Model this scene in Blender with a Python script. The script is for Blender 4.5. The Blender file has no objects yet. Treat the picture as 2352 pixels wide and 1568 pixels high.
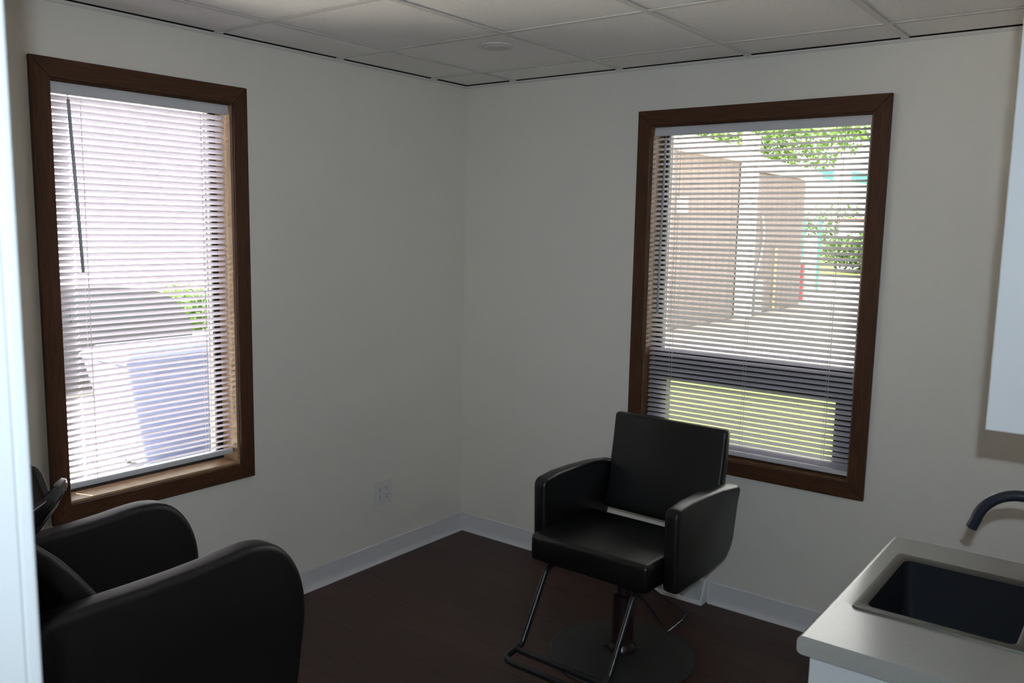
import bpy, bmesh, math, random
from mathutils import Vector, Matrix
from math import sin, cos, pi, radians as R

random.seed(7)
sc = bpy.context.scene
col = sc.collection

# ------------------------------------------------------------------ camera
CAM = Vector((3.01763, -3.52001, 1.67760))
FWD = Vector((-0.60145887, 0.78789355, -0.13217783))
RGT = Vector((0.79325165, 0.60861891, 0.01829869))
UPV = Vector((-0.09486335, 0.09384437, 0.9910571))
cd = bpy.data.cameras.new('camera')
cam = bpy.data.objects.new('camera', cd)
col.objects.link(cam)
m3 = Matrix((RGT, UPV, -FWD)).transposed()
cam.matrix_world = Matrix.Translation(CAM) @ m3.to_4x4()
cd.sensor_width = 36.0
cd.lens = 1977.83 * 36.0 / 2352.0
cd.clip_start = 0.02
cd.clip_end = 400
cd.dof.use_dof = True
cd.dof.focus_distance = 3.4
cd.dof.aperture_fstop = 7.5
sc.camera = cam

# ------------------------------------------------------------------ world, sun, exposure
w = bpy.data.worlds.new('world')
sc.world = w
w.use_nodes = True
bg = w.node_tree.nodes['Background']
bg.inputs['Color'].default_value = (1.0, 0.98, 0.965, 1)
bg.inputs['Strength'].default_value = 6.0

sd = bpy.data.lights.new('sun', 'SUN')
sd.energy = 80.0
sd.angle = R(0.6)
sd.color = (1.0, 0.95, 0.88)
sun = bpy.data.objects.new('sun', sd)
col.objects.link(sun)
sun.rotation_euler = Vector((0.80, 0.30, -0.78)).to_track_quat('-Z', 'Y').to_euler()

# the camera's own small flash, above the lens
fd = bpy.data.lights.new('camera_flash', 'AREA')
fd.shape = 'RECTANGLE'
fd.size = 0.022
fd.size_y = 0.014
fd.energy = 13.2
fd.spread = R(130)
fd.color = (0.74, 0.88, 1.0)
fl = bpy.data.objects.new('camera_flash', fd)
col.objects.link(fl)
fl.matrix_world = Matrix.Translation(CAM + UPV * 0.092 - FWD * 0.060) @ m3.to_4x4()

vs = sc.view_settings
vs.view_transform = 'Standard'
vs.look = 'None'
vs.exposure = 0.07
vs.gamma = 1.0
vs.use_curve_mapping = False
sc.cycles.max_bounces = 12
sc.cycles.diffuse_bounces = 7
sc.cycles.transparent_max_bounces = 16
sc.cycles.sample_clamp_indirect = 12.0
sc.cycles.caustics_reflective = False
sc.cycles.caustics_refractive = False

# ------------------------------------------------------------------ materials
MATS = {}


def mat(name, c, rough=0.6, spec=0.5, metal=0.0, var=0.0, vscale=6.0, bump=0.0, bscale=200.0,
        stretch=None, trans=0.0, c2=None, objvar=0.0, coat=0.0):
    if name in MATS:
        return MATS[name]
    m = bpy.data.materials.new(name)
    m.use_nodes = True
    nt = m.node_tree
    N, L = nt.nodes, nt.links
    p = N['Principled BSDF']
    p.inputs['Base Color'].default_value = (*c, 1)
    p.inputs['Roughness'].default_value = rough
    p.inputs['Specular IOR Level'].default_value = spec
    p.inputs['Metallic'].default_value = metal
    p.inputs['Coat Weight'].default_value = coat
    tc = N.new('ShaderNodeTexCoord')
    mp = N.new('ShaderNodeMapping')
    L.new(tc.outputs['Object'], mp.inputs['Vector'])
    if stretch:
        mp.inputs['Scale'].default_value = stretch
    colsock = None
    if var > 0:
        n = N.new('ShaderNodeTexNoise')
        n.inputs['Scale'].default_value = vscale
        n.inputs['Detail'].default_value = 6
        L.new(mp.outputs['Vector'], n.inputs['Vector'])
        r = N.new('ShaderNodeValToRGB')
        d = c2 if c2 else tuple(max(0, x * (1 - var)) for x in c)
        e = c if c2 else tuple(min(1, x * (1 + var)) for x in c)
        r.color_ramp.elements[0].position = 0.3
        r.color_ramp.elements[1].position = 0.7
        r.color_ramp.elements[0].color = (*d, 1)
        r.color_ramp.elements[1].color = (*e, 1)
        L.new(n.outputs['Fac'], r.inputs['Fac'])
        colsock = r.outputs['Color']
    if objvar > 0:
        oi = N.new('ShaderNodeObjectInfo')
        mr = N.new('ShaderNodeMapRange')
        mr.inputs['To Min'].default_value = 1 - objvar
        mr.inputs['To Max'].default_value = 1 + objvar
        L.new(oi.outputs['Random'], mr.inputs['Value'])
        mx = N.new('ShaderNodeMix')
        mx.data_type = 'RGBA'
        mx.blend_type = 'MULTIPLY'
        mx.inputs['Factor'].default_value = 1
        if colsock:
            L.new(colsock, mx.inputs[6])
        else:
            mx.inputs[6].default_value = (*c, 1)
        cmb = N.new('ShaderNodeCombineColor')
        for i in range(3):
            L.new(mr.outputs['Result'], cmb.inputs[i])
        L.new(cmb.outputs['Color'], mx.inputs[7])
        colsock = mx.outputs[2]
    if colsock:
        L.new(colsock, p.inputs['Base Color'])
    if bump > 0:
        nb = N.new('ShaderNodeTexNoise')
        nb.inputs['Scale'].default_value = bscale
        nb.inputs['Detail'].default_value = 3
        L.new(mp.outputs['Vector'], nb.inputs['Vector'])
        bn = N.new('ShaderNodeBump')
        bn.inputs['Strength'].default_value = bump
        bn.inputs['Distance'].default_value = 0.002
        L.new(nb.outputs['Fac'], bn.inputs['Height'])
        L.new(bn.outputs['Normal'], p.inputs['Normal'])
    if trans > 0:
        t = N.new('ShaderNodeBsdfTranslucent')
        t.inputs['Color'].default_value = (*c, 1)
        if colsock:
            L.new(colsock, t.inputs['Color'])
        ms = N.new('ShaderNodeMixShader')
        ms.inputs['Fac'].default_value = trans
        L.new(p.outputs['BSDF'], ms.inputs[1])
        L.new(t.outputs['BSDF'], ms.inputs[2])
        L.new(ms.outputs['Shader'], N['Material Output'].inputs['Surface'])
    MATS[name] = m
    return m


def glass_mat():
    m = bpy.data.materials.new('window_glass')
    m.use_nodes = True
    nt = m.node_tree
    N, L = nt.nodes, nt.links
    N.remove(N['Principled BSDF'])
    t = N.new('ShaderNodeBsdfTransparent')
    t.inputs['Color'].default_value = (0.97, 0.98, 0.97, 1)
    g = N.new('ShaderNodeBsdfGlossy')
    g.inputs['Roughness'].default_value = 0.02
    fr = N.new('ShaderNodeFresnel')
    fr.inputs['IOR'].default_value = 1.45
    ms = N.new('ShaderNodeMixShader')
    L.new(fr.outputs['Fac'], ms.inputs['Fac'])
    L.new(t.outputs['BSDF'], ms.inputs[1])
    L.new(g.outputs['BSDF'], ms.inputs[2])
    L.new(ms.outputs['Shader'], N['Material Output'].inputs['Surface'])
    MATS['glass'] = m
    return m


def emit_mat(name, c, s):
    m = bpy.data.materials.new(name)
    m.use_nodes = True
    p = m.node_tree.nodes['Principled BSDF']
    p.inputs['Base Color'].default_value = (*c, 1)
    p.inputs['Emission Color'].default_value = (*c, 1)
    p.inputs['Emission Strength'].default_value = s
    MATS[name] = m
    return m


M_WALL = mat('wall_paint', (0.81, 0.775, 0.715), 0.62, 0.3, bump=0.35, bscale=170)
M_TRIMW = mat('white_trim_paint', (0.46, 0.48, 0.49), 0.4, 0.5)
M_TILE = mat('ceiling_tile', (0.87, 0.85, 0.83), 0.9, 0.1, var=0.03, vscale=60, bump=0.3, bscale=260, objvar=0.02)
M_GRID = mat('ceiling_grid_metal', (0.68, 0.66, 0.63), 0.5, 0.4)
M_TAB = mat('ceiling_grid_end', (0.82, 0.81, 0.79), 0.5, 0.4)
M_DARK = mat('dark_plenum_gap_shade', (0.02, 0.02, 0.02), 0.9, 0.1)
M_PLANK = mat('floor_plank', (0.074, 0.032, 0.023), 0.42, 0.35, var=0.4, vscale=5, stretch=(1.2, 14, 1),
              c2=(0.036, 0.018, 0.015), objvar=0.15, bump=0.15, bscale=40)
M_SUB = mat('subfloor', (0.03, 0.02, 0.017), 0.8, 0.1)
M_WOODH = mat('stained_oak_along_x', (0.10, 0.040, 0.018), 0.5, 0.25, var=0.5, vscale=5, stretch=(2, 30, 30),
              c2=(0.055, 0.023, 0.012), bump=0.12, bscale=60)
M_WOODV = mat('stained_oak_along_z', (0.10, 0.040, 0.018), 0.5, 0.25, var=0.5, vscale=5, stretch=(30, 30, 2),
              c2=(0.055, 0.023, 0.012), bump=0.12, bscale=60)
M_WOODY = mat('stained_oak_along_y', (0.10, 0.040, 0.018), 0.5, 0.25, var=0.5, vscale=5, stretch=(30, 2, 30),
              c2=(0.055, 0.023, 0.012), bump=0.12, bscale=60)
M_LINER = mat('sunlit_oak_liner', (0.46, 0.30, 0.18), 0.5, 0.4, var=0.4, vscale=4, stretch=(6, 6, 3),
              c2=(0.34, 0.20, 0.11))  # oak colour lightened to show sun falling on the left window liners
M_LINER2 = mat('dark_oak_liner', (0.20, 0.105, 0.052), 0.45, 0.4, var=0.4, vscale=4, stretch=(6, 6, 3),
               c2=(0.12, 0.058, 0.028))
M_BASE = mat('vinyl_cove_base', (0.72, 0.71, 0.73), 0.5, 0.4)
M_FRAME = mat('bronze_window_frame', (0.022, 0.021, 0.022), 0.45, 0.4)
M_BEAD = mat('grey_window_bead', (0.55, 0.55, 0.52), 0.5, 0.4)
M_SLAT = mat('vinyl_slat', (0.84, 0.82, 0.87), 0.42, 0.4, trans=0.55)
M_RAIL = mat('blind_rail', (0.62, 0.62, 0.66), 0.35, 0.5)
M_CORD = mat('blind_cord', (0.75, 0.74, 0.72), 0.8, 0.1)
M_WAND = mat('blind_wand', (0.36, 0.37, 0.42), 0.25, 0.5)
M_LEATH = mat('black_vinyl_upholstery', (0.0055, 0.005, 0.005), 0.33, 0.5, bump=0.25, bscale=420)
M_LEATH2 = mat('soft_black_upholstery', (0.006, 0.005, 0.0055), 0.45, 0.4, bump=0.3, bscale=420)
M_METB = mat('black_painted_steel', (0.012, 0.012, 0.013), 0.32, 0.5)
M_BASEP = mat('black_textured_base', (0.022, 0.021, 0.020), 0.5, 0.5, bump=0.25, bscale=500)
M_COLUMN = mat('dark_column', (0.018, 0.008, 0.008), 0.3, 0.5)
M_CHROME = mat('chrome', (0.75, 0.75, 0.75), 0.15, 0.5, metal=1.0)
M_BOWL = mat('black_glazed_bowl', (0.010, 0.010, 0.013), 0.12, 0.5, coat=0.3)
M_LAM = mat('white_laminate_cabinet', (0.52, 0.53, 0.54), 0.42, 0.4)
M_TOP = mat('speckled_laminate_top', (0.29, 0.28, 0.268), 0.22, 0.5, var=0.05, vscale=220)
M_STEEL = mat('brushed_steel', (0.085, 0.08, 0.072), 0.4, 0.4, metal=0.3, bump=0.05, bscale=90)
M_SINKB = mat('sink_bowl_dark_steel', (0.018, 0.019, 0.024), 0.35, 0.4, metal=0.3)
M_FAUC = mat('dark_bronze_faucet', (0.012, 0.014, 0.024), 0.28, 0.5)
M_PLATE = mat('outlet_plastic', (0.74, 0.72, 0.70), 0.4, 0.5)
M_SLOT = mat('outlet_slot', (0.05, 0.05, 0.05), 0.7, 0.2)
M_COVER = mat('ceiling_cover_plastic', (0.72, 0.69, 0.65), 0.5, 0.4)
M_COVER2 = mat('ceiling_cover_centre', (0.66, 0.63, 0.59), 0.6, 0.3)
M_REG = mat('white_register_enamel', (0.78, 0.79, 0.80), 0.4, 0.5)
M_GRASS = mat('lawn', (0.04, 0.072, 0.014), 0.9, 0.1, var=0.4, vscale=3, c2=(0.062, 0.068, 0.02), bump=0.5, bscale=60)
M_CONC = mat('pale_concrete', (0.36, 0.325, 0.30), 0.9, 0.1, var=0.12, vscale=2)
M_LOT = mat('bleached_concrete', (0.70, 0.68, 0.64), 0.9, 0.1, var=0.08, vscale=2)
M_GRAV = mat('gravel', (0.60, 0.57, 0.53), 0.95, 0.1, var=0.5, vscale=30, bump=0.8, bscale=60)
M_SIDING = mat('beige_siding', (0.185, 0.155, 0.145), 0.8, 0.2, var=0.12, vscale=3, stretch=(3, 3, 0.4), objvar=0.05)
M_WHITE = mat('white_exterior_paint', (0.80, 0.79, 0.76), 0.6, 0.3)
M_ROOF = mat('grey_shingles', (0.10, 0.095, 0.09), 0.9, 0.1, var=0.3, vscale=12)
M_METER = mat('grey_meter_box', (0.22, 0.23, 0.24), 0.5, 0.4)
M_GREEN = mat('green_canopy_paint', (0.02, 0.20, 0.09), 0.5, 0.3)
M_RED = mat('red_bollard_paint', (0.62, 0.07, 0.07), 0.5, 0.4)
M_BRICK = mat('far_red_brick', (0.36, 0.17, 0.11), 0.85, 0.1, var=0.2, vscale=6)
M_CREAM = mat('cream_stucco', (0.62, 0.55, 0.42), 0.85, 0.1)
M_LEAF = mat('tree_leaves', (0.09, 0.155, 0.022), 0.5, 0.3, var=0.5, vscale=2.5, c2=(0.04, 0.10, 0.025), trans=0.45)
M_LEAFD = mat('shrub_leaves', (0.07, 0.11, 0.025), 0.5, 0.3, var=0.5, vscale=3, c2=(0.03, 0.07, 0.018), trans=0.35)
M_BARK = mat('bark', (0.10, 0.07, 0.05), 0.9, 0.1, var=0.4, vscale=14)
M_CAR = mat('charcoal_car_paint', (0.03, 0.032, 0.036), 0.6, 0.12)
M_CARG = mat('car_glass', (0.025, 0.03, 0.035), 0.3, 0.2)
M_TYRE = mat('tyre_rubber', (0.02, 0.02, 0.02), 0.8, 0.2)
M_BIN = mat('blue_bin_plastic', (0.035, 0.045, 0.095), 0.5, 0.3)
M_EXT = mat('exterior_block', (0.45, 0.42, 0.38), 0.9, 0.1)
M_SOIL = mat('bare_soil', (0.30, 0.22, 0.16), 0.95, 0.1, var=0.3, vscale=6)
M_ROD = mat('yellow_gas_pipe', (0.62, 0.52, 0.22), 0.6, 0.3)
M_HALLFILL = emit_mat('added_hall_glow', (0.92, 0.97, 1.0), 3.0)
M_REDL = mat('red_lens', (0.5, 0.02, 0.02), 0.2, 0.5)
glass_mat()


# ------------------------------------------------------------------ mesh helpers
class MB:
    def __init__(self):
        self.v, self.f = [], []

    def add(self, vs, fs):
        o = len(self.v)
        self.v += [tuple(p) for p in vs]
        self.f += [tuple(i + o for i in q) for q in fs]
        return self

    def box(self, x0, x1, y0, y1, z0, z1):
        return self.add([(x0, y0, z0), (x1, y0, z0), (x1, y1, z0), (x0, y1, z0),
                         (x0, y0, z1), (x1, y0, z1), (x1, y1, z1), (x0, y1, z1)],
                        [(0, 3, 2, 1), (4, 5, 6, 7), (0, 1, 5, 4), (1, 2, 6, 5), (2, 3, 7, 6), (3, 0, 4, 7)])

    def prism(self, poly, ax, a0, a1):
        """poly: 2D points; ax: axis of extrusion 0/1/2"""
        def P(u, v, a):
            return (a, u, v) if ax == 0 else ((u, a, v) if ax == 1 else (u, v, a))
        n = len(poly)
        vs = [P(u, v, a0) for u, v in poly] + [P(u, v, a1) for u, v in poly]
        fs = [tuple(range(n))[::-1], tuple(range(n, 2 * n))]
        fs += [(i, (i + 1) % n, n + (i + 1) % n, n + i) for i in range(n)]
        return self.add(vs, fs)

    def hexa(self, bot, top):
        return self.add(list(bot) + list(top), [(0, 3, 2, 1), (4, 5, 6, 7), (0, 1, 5, 4), (1, 2, 6, 5),
                                                (2, 3, 7, 6), (3, 0, 4, 7)])

    def tube(self, pts, r, seg=10, closed=False):
        pts = [Vector(p) for p in pts]
        n = len(pts)
        rings = []
        prev = None
        for i, p in enumerate(pts):
            if closed:
                t = pts[(i + 1) % n] - pts[i - 1]
            else:
                t = pts[min(i + 1, n - 1)] - pts[max(i - 1, 0)]
            t.normalize()
            if prev is None:
                a = Vector((0, 0, 1)) if abs(t.z) < 0.9 else Vector((1, 0, 0))
                nrm = (a - t * a.dot(t)).normalized()
            else:
                nrm = (prev - t * prev.dot(t)).normalized()
            prev = nrm
            b = t.cross(nrm)
            rr = r[i] if isinstance(r, (list, tuple)) else r
            rings.append([p + (nrm * cos(2 * pi * k / seg) + b * sin(2 * pi * k / seg)) * rr for k in range(seg)])
        vs = [q for g in rings for q in g]
        fs = []
        m = n if closed else n - 1
        for i in range(m):
            j = (i + 1) % n
            for k in range(seg):
                l = (k + 1) % seg
                fs.append((i * seg + k, i * seg + l, j * seg + l, j * seg + k))
        if not closed:
            fs.append(tuple(range(seg))[::-1])
            fs.append(tuple((n - 1) * seg + k for k in range(seg)))
        return self.add(vs, fs)

    def lathe(self, prof, seg=48, c=(0, 0)):
        n = len(prof)
        vs = []
        for k in range(seg):
            a = 2 * pi * k / seg
            vs += [(c[0] + r * cos(a), c[1] + r * sin(a), z) for r, z in prof]
        fs = []
        for k in range(seg):
            l = (k + 1) % seg
            for i in range(n - 1):
                fs.append((k * n + i, l * n + i, l * n + i + 1, k * n + i + 1))
        fs.append(tuple(k * n for k in range(seg))[::-1])
        fs.append(tuple(k * n + n - 1 for k in range(seg)))
        return self.add(vs, fs)

    def loft(self, rings, cap=True):
        n = len(rings[0])
        vs = [p for g in rings for p in g]
        fs = []
        for i in range(len(rings) - 1):
            for k in range(n):
                l = (k + 1) % n
                fs.append((i * n + k, i * n + l, (i + 1) * n + l, (i + 1) * n + k))
        if cap:
            fs.append(tuple(range(n))[::-1])
            fs.append(tuple((len(rings) - 1) * n + k for k in range(n)))
        return self.add(vs, fs)

    def mesh(self, name, m, bevel=0, seg=2, smooth=False, ang=30):
        me = bpy.data.meshes.new(name)
        bm = bmesh.new()
        bv = [bm.verts.new(p) for p in self.v]
        for q in self.f:
            try:
                bm.faces.new([bv[i] for i in q])
            except ValueError:
                pass
        bmesh.ops.remove_doubles(bm, verts=bm.verts, dist=1e-6)
        bmesh.ops.recalc_face_normals(bm, faces=bm.faces)
        if bevel > 0:
            ed = [e for e in bm.edges if len(e.link_faces) == 2 and e.calc_face_angle(0) > R(ang)]
            bmesh.ops.bevel(bm, geom=ed, offset=bevel, segments=seg, profile=0.5, affect='EDGES',
                            clamp_overlap=True)
        if smooth:
            for f in bm.faces:
                f.smooth = True
            for e in bm.edges:
                if len(e.link_faces) == 2 and e.calc_face_angle(0) > R(42):
                    e.smooth = False
        bm.to_mesh(me)
        bm.free()
        me.materials.append(m)
        return me

    def build(self, name, m, parent=None, loc=(0, 0, 0), rot=(0, 0, 0), **k):
        return link(name, self.mesh(name, m, **k), parent, loc, rot)


def link(name, data, parent=None, loc=(0, 0, 0), rot=(0, 0, 0)):
    o = bpy.data.objects.new(name, data)
    col.objects.link(o)
    o.location = loc
    o.rotation_euler = rot
    if parent:
        o.parent = parent
    return o


def thing(name, label, cat, loc=(0, 0, 0), rz=0, group=None):
    return tag(link(name, None, None, loc, (0, 0, rz)), label, cat, group)


def tag(o, label, cat, group=None):
    o['label'] = label
    o['category'] = cat
    if group:
        o['group'] = group
    return o


def struct(o, label=None):
    o['kind'] = 'structure'
    if label:
        o['label'] = label
    return o


def arc(cx, cy, r, a0, a1, n):
    return [(cx + r * cos(R(a0 + (a1 - a0) * i / n)), cy + r * sin(R(a0 + (a1 - a0) * i / n))) for i in range(n + 1)]


def smooth_path(pts, n=6):
    """Catmull-Rom through points"""
    P = [Vector(p) for p in pts]
    out = []
    for i in range(len(P) - 1):
        a, b, c, d = P[max(i - 1, 0)], P[i], P[i + 1], P[min(i + 2, len(P) - 1)]
        for k in range(n):
            t = k / n
            out.append(0.5 * ((2 * b) + (c - a) * t + (2 * a - 5 * b + 4 * c - d) * t * t + (3 * b - a - 3 * c + d) * t ** 3))
    out.append(P[-1])
    return out


# ------------------------------------------------------------------ room shell
H = 2.397
XR = 3.10          # right wall
YN = -3.2255        # room face of the wall with the door
YH = -3.341        # its hall face
TOPZ = 2.66
WT = 0.16          # outer wall thickness
LW = dict(a0=-2.130, a1=-1.425, z0=0.676, z1=2.142)    # left window opening (along y)
RW = dict(a0=1.100, a1=2.058, z0=0.676, z1=2.140)      # back window opening (along x)
DX0, DX1, DZ = 2.270, 3.075, 2.06                      # door rough opening


def wall_hole(axis, p0, p1, a0, a1, h):
    """wall slab normal to axis between p0,p1, running a0..a1, with hole dict h (a0,a1,z0,z1)"""
    b = MB()
    for (u0, u1, v0, v1) in ((a0, h['a0'], 0, TOPZ), (h['a1'], a1, 0, TOPZ),
                             (h['a0'], h['a1'], 0, h['z0']), (h['a0'], h['a1'], h['z1'], TOPZ)):
        if u1 - u0 < 1e-4 or v1 - v0 < 1e-4:
            continue
        if axis == 0:
            b.box(p0, p1, u0, u1, v0, v1)
        else:
            b.box(u0, u1, p0, p1, v0, v1)
    return b


struct(wall_hole(0, -WT, 0, YH, 0, LW).build('wall_left', M_WALL))
struct(wall_hole(1, 0, WT, -WT, XR + 0.12, RW).build('wall_back', M_WALL))
struct(MB().box(XR, XR + 0.12, -5.2, 0, 0, TOPZ).build('wall_right', M_WALL))
struct(wall_hole(1, YH, YN, 0, XR, dict(a0=DX0, a1=DX1, z0=0.0, z1=DZ)).build('wall_near', M_WALL))
# hall behind the camera
struct(MB().box(0.9, 1.02, -5.2, YH, 0, TOPZ).build('wall_hall_left', M_WALL))
struct(MB().box(0.9, XR + 0.12, -5.32, -5.2, 0, TOPZ).build('wall_hall_back', M_WALL))
struct(MB().box(1.02, XR, -5.2, YH, 2.40, 2.44).build('ceiling_hall', M_TILE))
hf = struct(MB().box(1.02, XR, -5.2, YH, -0.05, 0.0).build('floor_hall', M_PLANK))
hall_fill = thing('added_hall_light', 'unseen fill light added in the hall behind the doorway', 'fill light',
             (2.0, -3.85, 2.40))  # added light, out of view, to raise the room's ambient level
MB().box(-0.62, 0.62, -0.17, 0.17, -0.04, 0.0).build('added_light_frame', M_TRIMW, hall_fill, bevel=0.004)
MB().box(-0.60, 0.60, -0.15, 0.15, -0.046, -0.0401).build('added_light_diffuser', M_HALLFILL, hall_fill)

# floor with planks running along x
floor = struct(MB().box(0, XR, YN, 0, -0.06, -0.005).build('floor', M_SUB))
PW, PL = 0.152, 1.22
pm = {}
y = 0.0
row = 0
while y > YN + 0.001:
    y1 = max(y - PW, YN)
    x = -random.uniform(0.05, 1.15)
    while x < XR - 0.001:
        xa, xb = max(x, 0.0), min(x + PL, XR)
        if xb - xa > 0.03:
            key = (round(xb - xa, 2), round(y - y1, 3))
            if True:
                lx, ly = xb - xa, y - y1
                me = MB().box(-lx / 2 + .0002, lx / 2 - .0002, -ly / 2 + .0002, ly / 2 - .0002, 0, 0.005).mesh(
                    'plank', M_PLANK, bevel=0.0005, seg=1)
            link('plank', me, floor, ((xa + xb) / 2, (y + y1) / 2, -0.005))
        x += PL
    y = y1
    row += 1

# ceiling: lay-in tiles on a metal grid
ceil = struct(MB().box(0, XR, YN, 0, TOPZ - 0.03, TOPZ).build('ceiling', M_DARK))
GX = [0.3196 + 0.6096 * k for k in range(5)]
GY = [-0.2650 - 0.6096 * k for k in range(5)]
xs = [0.010] + GX + [XR - 0.010]
ys = [-0.010] + GY + [YN + 0.010]
for i in range(len(xs) - 1):
    for j in range(len(ys) - 1):
        lx, ly = xs[i + 1] - xs[i], ys[j] - ys[j + 1]
        tb = MB().box(-lx / 2 + .001, lx / 2 - .001, -ly / 2 + .001, ly / 2 - .001, 0, 0.016)
        tb.build('ceiling_tile', M_TILE, ceil, ((xs[i] + xs[i + 1]) / 2, (ys[j] + ys[j + 1]) / 2,
                                                H + 0.004 + random.uniform(0, 0.0012)))
for gx in GX:
    MB().box(-0.012, 0.012, YN + .002, -.002, H, H + 0.0035).box(-0.0015, 0.0015, YN + .002, -.002, H + 0.0035, H + 0.04).build(
        'grid_runner', M_GRID, ceil, (gx, 0, 0))
    MB().box(-0.013, 0.013, -0.030, -0.003, H - 0.003, H - 0.0001).build('grid_end', M_TAB, ceil, (gx, 0, 0))
for gy in GY:
    xx = [0.002] + GX + [XR - .002]
    for a, b_ in zip(xx[:-1], xx[1:]):
        aa = a + (0.0122 if a > 0.1 else 0)
        bb = b_ - (0.0122 if b_ < XR - 0.1 else 0)
        MB().box(aa, bb, -0.012, 0.012, H, H + 0.0035).build('grid_cross_tee', M_GRID, ceil, (0, gy, 0))
    MB().box(0.003, 0.030, -0.013, 0.013, H - 0.003, H - 0.0001).build('grid_end', M_TAB, ceil, (0, gy, 0))
# thin wall angle below the tiles
struct(MB().box(0.0005, 0.003, YN + .001, -0.001, H - 0.013, H - 0.0055).build('trim_1', M_GRID))
struct(MB().box(0.0035, XR - 0.001, -0.003, -0.0005, H - 0.013, H - 0.0055).build('trim_2', M_GRID))
# dark strip standing in for shade in the gap above the wall angle
struct(MB().box(0.0005, 0.002, YN + .001, -0.001, H + 0.0005, H + 0.03).build('gap_shade_1', M_DARK))
struct(MB().box(0.0035, XR - 0.001, -0.002, -0.0005, H + 0.0005, H + 0.03).build('gap_shade_2', M_DARK))

# cove base
cove = [(0.0008, 0.0), (0.016, 0.0), (0.0155, 0.004), (0.010, 0.014), (0.0065, 0.026), (0.0055, 0.040),
        (0.0052, 0.098), (0.0035, 0.102), (0.0008, 0.102)]
b = MB().prism([(u, v + .0003) for u, v in cove], 1, YN + 0.001, -0.017)
struct(b.build('baseboard_left', M_BASE))
b = MB().prism([(-u, v + .0003) for u, v in cove], 0, 0.0009, 1.168)
b.prism([(-u, v + .0003) for u, v in cove], 0, 1.482, XR - 0.002)
struct(b.build('baseboard_back', M_BASE))
b = MB().prism([(XR - u, v + .0003) for u, v in cove], 1, -1.20, -0.017)
struct(b.build('baseboard_right', M_BASE))

# door frame we look past
door = struct(link('door_1', None, None, (0, 0, 0)))
MB().box(DX0 + .0005, 2.290, YH - 0.004, YN + 0.0, 0.001, DZ - 0.021).build('jamb', M_TRIMW, door, bevel=0.002)
MB().box(3.058, DX1 - .0005, YH - 0.004, YN, 0.001, DZ - 0.021).build('jamb', M_TRIMW, door, bevel=0.002)
MB().box(DX0 + .0005, DX1 - .0005, YH - 0.004, YN, DZ - 0.0205, DZ - .0005).build('head_jamb', M_TRIMW, door, bevel=0.002)
MB().box(2.2903, 2.301, -3.305, -3.270, 0.001, DZ - 0.022).build('door_stop', M_TRIMW, door, bevel=0.002)
MB().box(2.215, 2.285, YN + .0005, YN + 0.0150, 0.001, DZ + 0.045).build('casing', M_TRIMW, door, bevel=0.004, seg=3)
MB().box(2.215, 2.285, YH - 0.0155, YH - .0045, 0.001, DZ + 0.045).build('casing', M_TRIMW, door, bevel=0.004, seg=3)


# ------------------------------------------------------------------ windows
def local_frame(side):
    """window local frame: X along the wall, Y outwards, Z up"""
    return (0, 0, R(90)) if side == 'left' else (0, 0, 0)


def mitre_frame(name, parent, a0, a1, z0, z1, wd, y0, y1, mats, bevel=0.003):
    """four mitred boards round an opening a0..a1,z0..z1 with board width wd (outwards)"""
    def board(pts, m):
        MB().prism(pts, 1, y0, y1).build(name, m, parent, bevel=bevel, seg=2)
    g = 0.0003
    board([(a0, z1 + g), (a1, z1 + g), (a1 + wd, z1 + wd), (a0 - wd, z1 + wd)], mats[0])
    board([(a0 - wd, z0 - wd), (a1 + wd, z0 - wd), (a1, z0 - g), (a0, z0 - g)], mats[0])
    board([(a0 - wd - g, z0 - wd), (a0 - g, z0), (a0 - g, z1), (a0 - wd - g, z1 + wd)], mats[1])
    board([(a1 + g, z0), (a1 + wd + g, z0 - wd), (a1 + wd + g, z1 + wd), (a1 + g, z1)], mats[1])


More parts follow.
